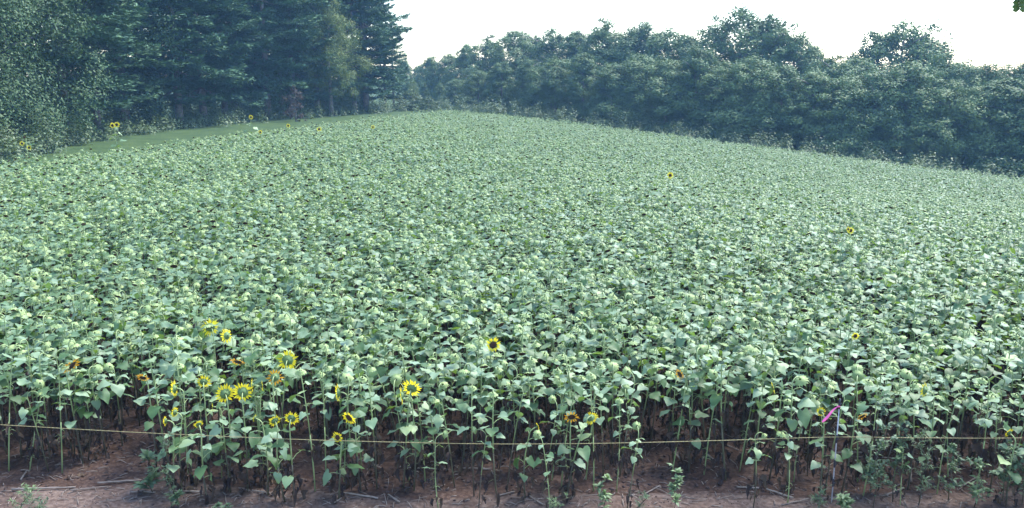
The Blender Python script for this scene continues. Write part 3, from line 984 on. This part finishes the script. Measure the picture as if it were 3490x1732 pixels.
# ------------------------------------------------------------------ rope, post, ribbon
PY = 8.42
pb = on_ground(K(2091), K(1262))
PX, PY = pb.x, pb.y
pt = at(K(2112), K(1006), PY)
post = empty('fence_post', (PX, PY, zg(PX, PY)))
def in_post(v): return Vector(v) - post.location
b = MB()
dirv = (pt - pb)
def pp(t): return in_post(pb + dirv * t)
b.tube([pp(-.12), pp(0), pp(.5), pp(1.0)], .0065, 10)
link('pole', b.mesh('pole', [M['pole']]), post)
for (t0, t1) in ((.915, 1.012), (.585, .665), (.345, .42), (.155, .235)):
    b = MB()
    n = 6
    pts = [pp(t0 + (t1 - t0) * i / n) for i in range(n + 1)]
    b.tube(pts, [.009, .013, .011, .014, .011, .013, .009], 10)
    # rope clip
    m_ = pp((t0 + t1) / 2)
    b.tube([m_ + Vector((0, -.012, 0)), m_ + Vector((.004, -.035, .006)), m_ + Vector((.004, -.04, .025))], .004, 6)
    link('insulator', b.mesh('insulator', [M['black']]), post)
tag(post, "thin silver step-in post with black insulators holding the yellow rope", "post")
# rope
rp = []
for (u, v) in ((-120, 1062), (0, 1068), (300, 1085), (600, 1099), (850, 1108), (1200, 1116), (1500, 1115), (1800, 1108), (2096, 1099), (2300, 1101), (2575, 1101), (2900, 1090)):
    rp.append(at(K(u), K(v), PY - .045))
def cr(p0, p1, p2, p3, t):
    return .5 * ((2 * p1) + (p2 - p0) * t + (2 * p0 - 5 * p1 + 4 * p2 - p3) * t * t + (3 * p1 - p0 - 3 * p2 + p3) * t ** 3)
path = []
for i in range(1, len(rp) - 2):
    for k in range(60): path.append(cr(rp[i - 1], rp[i], rp[i + 1], rp[i + 2], k / 60))
b = MB()
for s in (0, 2.09, 4.19):
    st = []
    for i, p in enumerate(path):
        a_ = i * .9 + s
        st.append(p + Vector((0, math.cos(a_), math.sin(a_))) * .0019)
    b.tube(st, .0022, 5)
tag(link('rope', b.mesh('rope', [M['rope']])), "yellow twisted rope strung across the front of the crop", "rope")
# ribbon
b = MB()
k0 = at(K(2109), K(1022), PY - .02); k1 = at(K(2068), K(1062), PY - .1)
vs = []; n = 14
for i in range(n + 1):
    t = i / n
    c = k0.lerp(k1, t) + Vector((0, .01 * math.sin(t * 7), .018 * math.sin(t * math.pi)))
    w = .005 + .010 * math.sin(min(1, t * 1.25) * math.pi * .62) * (1 if t < .85 else (1 - t) / .15 * .8 + .2)
    wd = Vector((.7, .3 * math.sin(t * 5), -.7)).normalized()
    vs += [c - wd * w, c + Vector((0, -.006, 0)), c + wd * w]
fs = []
for i in range(n):
    for k in range(2): fs.append((i * 3 + k, i * 3 + k + 1, i * 3 + k + 4, i * 3 + k + 3))
b.add(vs, fs)
b.tube([k0 + Vector((.012 * math.cos(a_ * .6), .012 * math.sin(a_ * .6), 0)) for a_ in range(11)], .006, 5)
tag(link('marker_ribbon', b.mesh('marker_ribbon', [M['pink']])), "bright pink flagging tape tied to the post top and blowing left", "ribbon")

# ------------------------------------------------------------------ weeds
def weed(seed, h, nb, spread, leafL, mat, dens=14, feather=False):
    r = random.Random(seed)
    st = MB(); lf = MB()
    def leaflet(p, d, L, w):
        d = d.normalized()
        s = d.cross(Vector((0, 0, 1)))
        if s.length < .05: s = Vector((1, 0, 0))
        s.normalize()
        up = s.cross(d)
        q = [p, p + d * L * .45 - s * w + up * L * .05, p + d * L * .5, p + d * L * .45 + s * w + up * L * .05, p + d * L - Vector((0, 0, L * .2))]
        lf.add(q, [(0, 1, 2), (0, 2, 3), (1, 4, 2), (2, 4, 3)])
    main = [Vector((r.gauss(0, .015) * i, r.gauss(0, .015) * i, h * i / 5)) for i in range(6)]
    st.tube(main, [.006, .0055, .005, .004, .003, .0015], 4)
    def on_main(t):
        t = min(.999, t) * 5; i = int(t); return main[i].lerp(main[i + 1], t - i)
    for k in range(nb):
        t = r.uniform(.15, .95)
        s = on_main(t); az = k * 2.4 + r.uniform(-.4, .4)
        L = spread * (1 - .6 * t) * r.uniform(.6, 1.1)
        up = r.uniform(.5, 1.3)
        e = Vector((math.cos(az), math.sin(az), up)).normalized()
        q = [s, s + e * L * .5, s + e * L + Vector((0, 0, -.08 * L))]
        st.tube(q, [.003, .002, .001], 3, cap=False)
        for j in range(dens):
            tt = r.uniform(.15, 1)
            c = q[0].lerp(q[1], tt * 2) if tt < .5 else q[1].lerp(q[2], tt * 2 - 1)
            d = Vector((r.gauss(0, 1), r.gauss(0, 1), r.gauss(.2, .5))) + e
            LL = leafL * r.uniform(.5, 1.1)
            leaflet(c, d, LL, LL * (.08 if feather else .24))
    for j in range(int(dens * 1.5)):
        c = on_main(r.uniform(.1, 1)); a_ = r.uniform(0, 6.28)
        LL = leafL * r.uniform(.6, 1.2)
        leaflet(c, Vector((math.cos(a_), math.sin(a_), r.uniform(-.1, .6))), LL, LL * (.08 if feather else .22))
    return st, lf
WG = "weeds along the front of the crop"
for i, (px, py, top, nb, sp, L, mat, fe, lb) in enumerate([
    (432, 1276, 1085, 18, .11, .06, 'weed', True, "tall feathery dark weed left of the yellow cluster"),
    (452, 1278, 1240, 7, .09, .07, 'weed', False, "broad-leaved weed at the foot of the feathery weed"),
    (385, 1240, 1150, 5, .1, .14, 'weed', False, "small drooping weed left of the feathery weed"),
    (1695, 1290, 1180, 9, .08, .08, 'weed_pale', False, "slim upright weed on the sparse soil patch"),
    (1604, 1290, 1232, 8, .09, .06, 'weed', True, "short weed left of the slim upright one"),
    (1400, 1300, 1245, 8, .09, .06, 'weed_pale', True, "tiny weed sprig at the middle of the track edge"),
    (2195, 1280, 985, 24, .22, .065, 'weed', False, "tallest bushy weed right of the flagged post"),
    (2245, 1262, 1060, 20, .22, .065, 'weed', False, "dense bushy weed, second right of the flagged post"),
    (2310, 1270, 1085, 20, .22, .07, 'weed', True, "feathery grey green weed, third right of the flagged post"),
    (2385, 1262, 1120, 16, .2, .065, 'weed', False, "bushy weed, fourth right of the flagged post"),
    (2450, 1275, 1160, 14, .22, .07, 'weed_pale', False, "pale low weed near the right edge of the track"),
    (2520, 1262, 1110, 18, .22, .07, 'weed', False, "bushy weed, second from the right frame side"),
    (2570, 1270, 1130, 16, .24, .07, 'weed', False, "bushy weed at the far right of the track edge"),
    (2120, 1290, 1235, 10, .12, .08, 'weed_pale', False, "small bright weed right at the foot of the flagged post"),
    (2060, 1290, 1240, 10, .12, .07, 'weed', True, "small dull weed just left of the post's foot"),
    (2190, 1240, 1150, 16, .25, .08, 'weed', False, "low weed between the post and the tallest weed"),
    (60, 1300, 1222, 12, .16, .07, 'weed_pale', True, "low grey green weed at the left corner of the track"),
    (105, 1300, 1240, 9, .14, .07, 'weed', True, "second low weed at the left corner of the track"),
    (1520, 1285, 1205, 5, .08, .09, 'weed_pale', False, "thin weed stalk under the nodding yellow bloom"),
    (560, 1290, 1258, 5, .07, .06, 'weed', False, "small weed on the soil under the yellow cluster")]):
    g = on_ground(K(px), K(py)); tp = at(K(px), K(top), g.y)
    h = max(.1, tp.z - g.z)
    o = empty('weed', g, rng.uniform(0, 6.28))
    st, lf = weed(700 + i, h, nb, sp, L, mat, 14, fe)
    link('stem', st.mesh('stem', [M['stem']]), o); link('leaves', lf.mesh('leaves', [M[mat]], False), o)
    tag(o, lb, "weed", WG)

# ------------------------------------------------------------------ dry stalks, litter and clods on the soil
sol = [(300, 1215, 110, .1), (225, 1232, 95, .15), (110, 1232, 170, .03), (640, 1238, 100, -.12), (360, 1240, 70, .0), (470, 1240, 90, .02), (900, 1248, 120, -.12), (850, 1262, 30, .5),
       (930, 1170, 90, -.3), (990, 1256, 60, -.4), (700, 1190, 60, .2), (1075, 1183, 110, -.03), (1190, 1180, 90, -.02), (1350, 1262, 60, -.4), (1560, 1160, 60, .5), (1700, 1150, 50, -.6),
       (1830, 1125, 70, 1.0), (1790, 1155, 60, -.5), (1640, 1235, 70, .35), (1880, 1230, 60, .0), (1960, 1245, 75, -.3), (2000, 1265, 90, .15), (2250, 1240, 80, .25), (2290, 1195, 90, -.9),
       (2360, 1160, 80, .3), (2080, 1255, 80, .03), (60, 1200, 50, -.6), (430, 1140, 50, .6), (2440, 1215, 90, .3), (1270, 1245, 60, .2), (2150, 1143, 130, -.06), (2200, 1155, 120, -.05)]
ok = []
for i, (px, py, L, sl) in enumerate(sol):
    g = on_ground(K(px), K(py))
    ln = L / 2576 * 1024 / F * g.y
    a_ = sl * 2.2
    g.z = gz(g.x, g.y)
    b = MB(); r = random.Random(i)
    e = Vector((math.cos(a_), math.sin(a_), 0)); n = 6
    rad = r.uniform(.006, .011)
    pts = [e * ln * (k / n - .5) + Vector((0, r.uniform(-.006, .006), r.uniform(-.004, .004))) for k in range(n + 1)]
    b.tube(pts, [rad * r.uniform(.85, 1.15) for _ in pts], 6)
    o = link('dry_stalk', b.mesh('dry_stalk', [M['straw']])); o.location = (g.x, g.y, g.z + rad + .012)
    o.rotation_euler = (0, r.uniform(-.05, .05), 0)
    ok.append((o, K(px)))
for (o, px), (od, side, nm) in zip(ok, rank_labels([q[1] for q in ok])):
    tag(o, "pale dry stalk on soil, %s %s of %s" % (od, side, nm), "dry stalk", "dry stalks lying on the soil")

rs = np.random.RandomState(3)
lit = MB()
for i in range(3400):
    x = rs.uniform(-8, 8); y = rs.uniform(8.3, 12.5) if i % 5 else rs.uniform(7.6, 8.6)
    a_ = rs.uniform(0, 3.14); L = rs.uniform(.02, .13) * (1 if i % 9 else 2); z = gz(x, y)
    e = Vector((math.cos(a_), math.sin(a_), rs.normal() * .12))
    c = Vector((x, y, z + .01))
    w = rs.uniform(.002, .0055)
    lit.tube([c - e * L / 2, c + e * .1 * L + Vector((0, 0, rs.uniform(0, .012))), c + e * L / 2], w, 4)
o = link('straw_litter', lit.mesh('straw_litter', [M['straw']])); tag(o, "scattered straw bits and chaff on the soil", "straw litter", kind="stuff")
dl = MB()
for i in range(420):
    x = rs.uniform(-8, 8); y = rs.uniform(8.5, 12.5)
    leaf_blade(dl, random.Random(i), (x, y, gz(x, y) + .02), rs.uniform(0, 6.28), rs.uniform(.04, .1), rs.uniform(-.2, .5), rs.uniform(-1, 1), 0, rs.uniform(.3, 1.2), .3, .7, rs.uniform(-.4, .4))
o = link('fallen_leaves', dl.mesh('fallen_leaves', [M['wither']])); tag(o, "dark shrivelled leaves scattered on the soil", "fallen leaves", kind="stuff")
cl = MB()
ICO = [(0, 0, 1), (.89, 0, .45), (.28, .85, .45), (-.72, .53, .45), (-.72, -.53, .45), (.28, -.85, .45), (.72, .53, -.45), (-.28, .85, -.45), (-.89, 0, -.45), (-.28, -.85, -.45), (.72, -.53, -.45), (0, 0, -1)]
IF = [(0, 1, 2), (0, 2, 3), (0, 3, 4), (0, 4, 5), (0, 5, 1), (1, 6, 2), (2, 7, 3), (3, 8, 4), (4, 9, 5), (5, 10, 1), (6, 7, 2), (7, 8, 3), (8, 9, 4), (9, 10, 5), (10, 6, 1), (6, 11, 7), (7, 11, 8), (8, 11, 9), (9, 11, 10), (10, 11, 6)]
for i in range(3200):
    x = rs.uniform(-8, 8); y = 8.3 + rs.exponential(1.5) if i % 6 else rs.uniform(7.7, 8.5)
    if y > 13: continue
    s = rs.uniform(.006, .03) * (1 if i % 12 else 1.7)
    if y < track_edge(x) + .1: s *= .35
    z = gz(x, y)
    cl.add([(x + v[0] * s * rs.uniform(.7, 1.3), y + v[1] * s * rs.uniform(.7, 1.3), z + s * .25 + v[2] * s * rs.uniform(.5, .9)) for v in ICO], IF)
o = link('soil_clods', cl.mesh('soil_clods', [M['clod']], False)); tag(o, "small reddish clods of earth lying on the soil", "clods", kind="stuff")

# ------------------------------------------------------------------ near tree at the right whose branch hangs into the corner
tr = empty('roadside_tree', (5.6, 4.6, 0))
b = MB()
b.tube([(0, 0, -.3), (.05, 0, 1.5), (0, .05, 3.2), (.1, 0, 5.0), (.05, 0, 7.5)], [.2, .17, .15, .12, .05], 10)
link('trunk', b.mesh('trunk', [M['bark']]), tr)
b = MB()
tip = at(1019, -6, 4.6) - tr.location
b.tube([(0.02, 0, 4.9), (-.9, .02, 5.6), (-1.7, .02, 5.55), tip + Vector((-.05, 0, .03))], [.06, .04, .02, .006], 7)
link('limb', b.mesh('limb', [M['bark']]), tr)
lf = MB(); r = random.Random(4)
def lobed(p, d, nrm, L):
    d = Vector(d).normalized(); s = d.cross(Vector(nrm)).normalized(); nn = s.cross(d)
    prof = [(0, .02), (.15, .16), (.25, .1), (.38, .34), (.5, .16), (.62, .42), (.72, .2), (.86, .26), (1, .03)]
    vs = []
    for (t, w) in prof: vs += [p + d * L * t - s * w * L + nn * .03 * w, p + d * L * t + nn * .01, p + d * L * t + s * w * L + nn * .03 * w]
    fs = []
    for i in range(len(prof) - 1):
        for k in range(2): fs.append((i * 3 + k, i * 3 + k + 1, i * 3 + k + 4, i * 3 + k + 3))
    lf.add(vs, fs)
for (px, py, L, d) in [(1011, -3, .05, (.9, 0, -.1)), (1016, -5, .06, (.2, .2, -1)), (1014, -6, .06, (.6, .2, -.4)), (1018, -10, .07, (-1, .1, .25)), (1023, -5, .06, (.1, 0, -1)), (1029, -6, .07, (.3, .1, -.8)), (1036, -12, .08, (.4, 0, -.5)), (1022, -16, .08, (-.5, 0, .6))]:
    lobed(at(px, py, 4.6) - tr.location, d, (0.1, -1, .3), L * 1.5)
for i in range(900):
    t = r.random()
    c = Vector((r.gauss(.3, .9), r.gauss(0, 1.0), 6.6 + r.gauss(0, .8)))
    w = c + tr.location
    u, v = project(w)
    if u < 1040 and w.y > 0.5: continue
    lobed(c, (r.gauss(0, 1), r.gauss(0, 1), r.gauss(-.3, .5)), (r.gauss(0, .4), r.gauss(0, .4), 1), r.uniform(.1, .16))
link('leaves', lf.mesh('leaves', [M['oak_dark']], False), tr)
tag(tr, "near tree whose lobed leaves hang into the top right corner", "tree")

# ------------------------------------------------------------------ haze
hz = MB()
X0, X1, Y0, Y1, Z0, Z1 = -120, 150, -12, 230, -14, 34
hz.add([(x, y, z) for x in (X0, X1) for y in (Y0, Y1) for z in (Z0, Z1)],
       [(0, 1, 3, 2), (4, 6, 7, 5), (0, 4, 5, 1), (2, 3, 7, 6), (0, 2, 6, 4), (1, 5, 7, 3)])
hm, N, L = nt("haze_air")
out = N.new("ShaderNodeOutputMaterial")
pv = N.new("ShaderNodeVolumePrincipled")
pv.inputs["Color"].default_value = (.3, .6, 1, 1)
pv.inputs["Density"].default_value = .0005
pv.inputs["Anisotropy"].default_value = 0
L.new(pv.outputs[0], out.inputs["Volume"])
o = link('haze', hz.mesh('haze', [hm], False)); tag(o, "thin blue summer haze over the field and woods", "haze", kind="stuff")
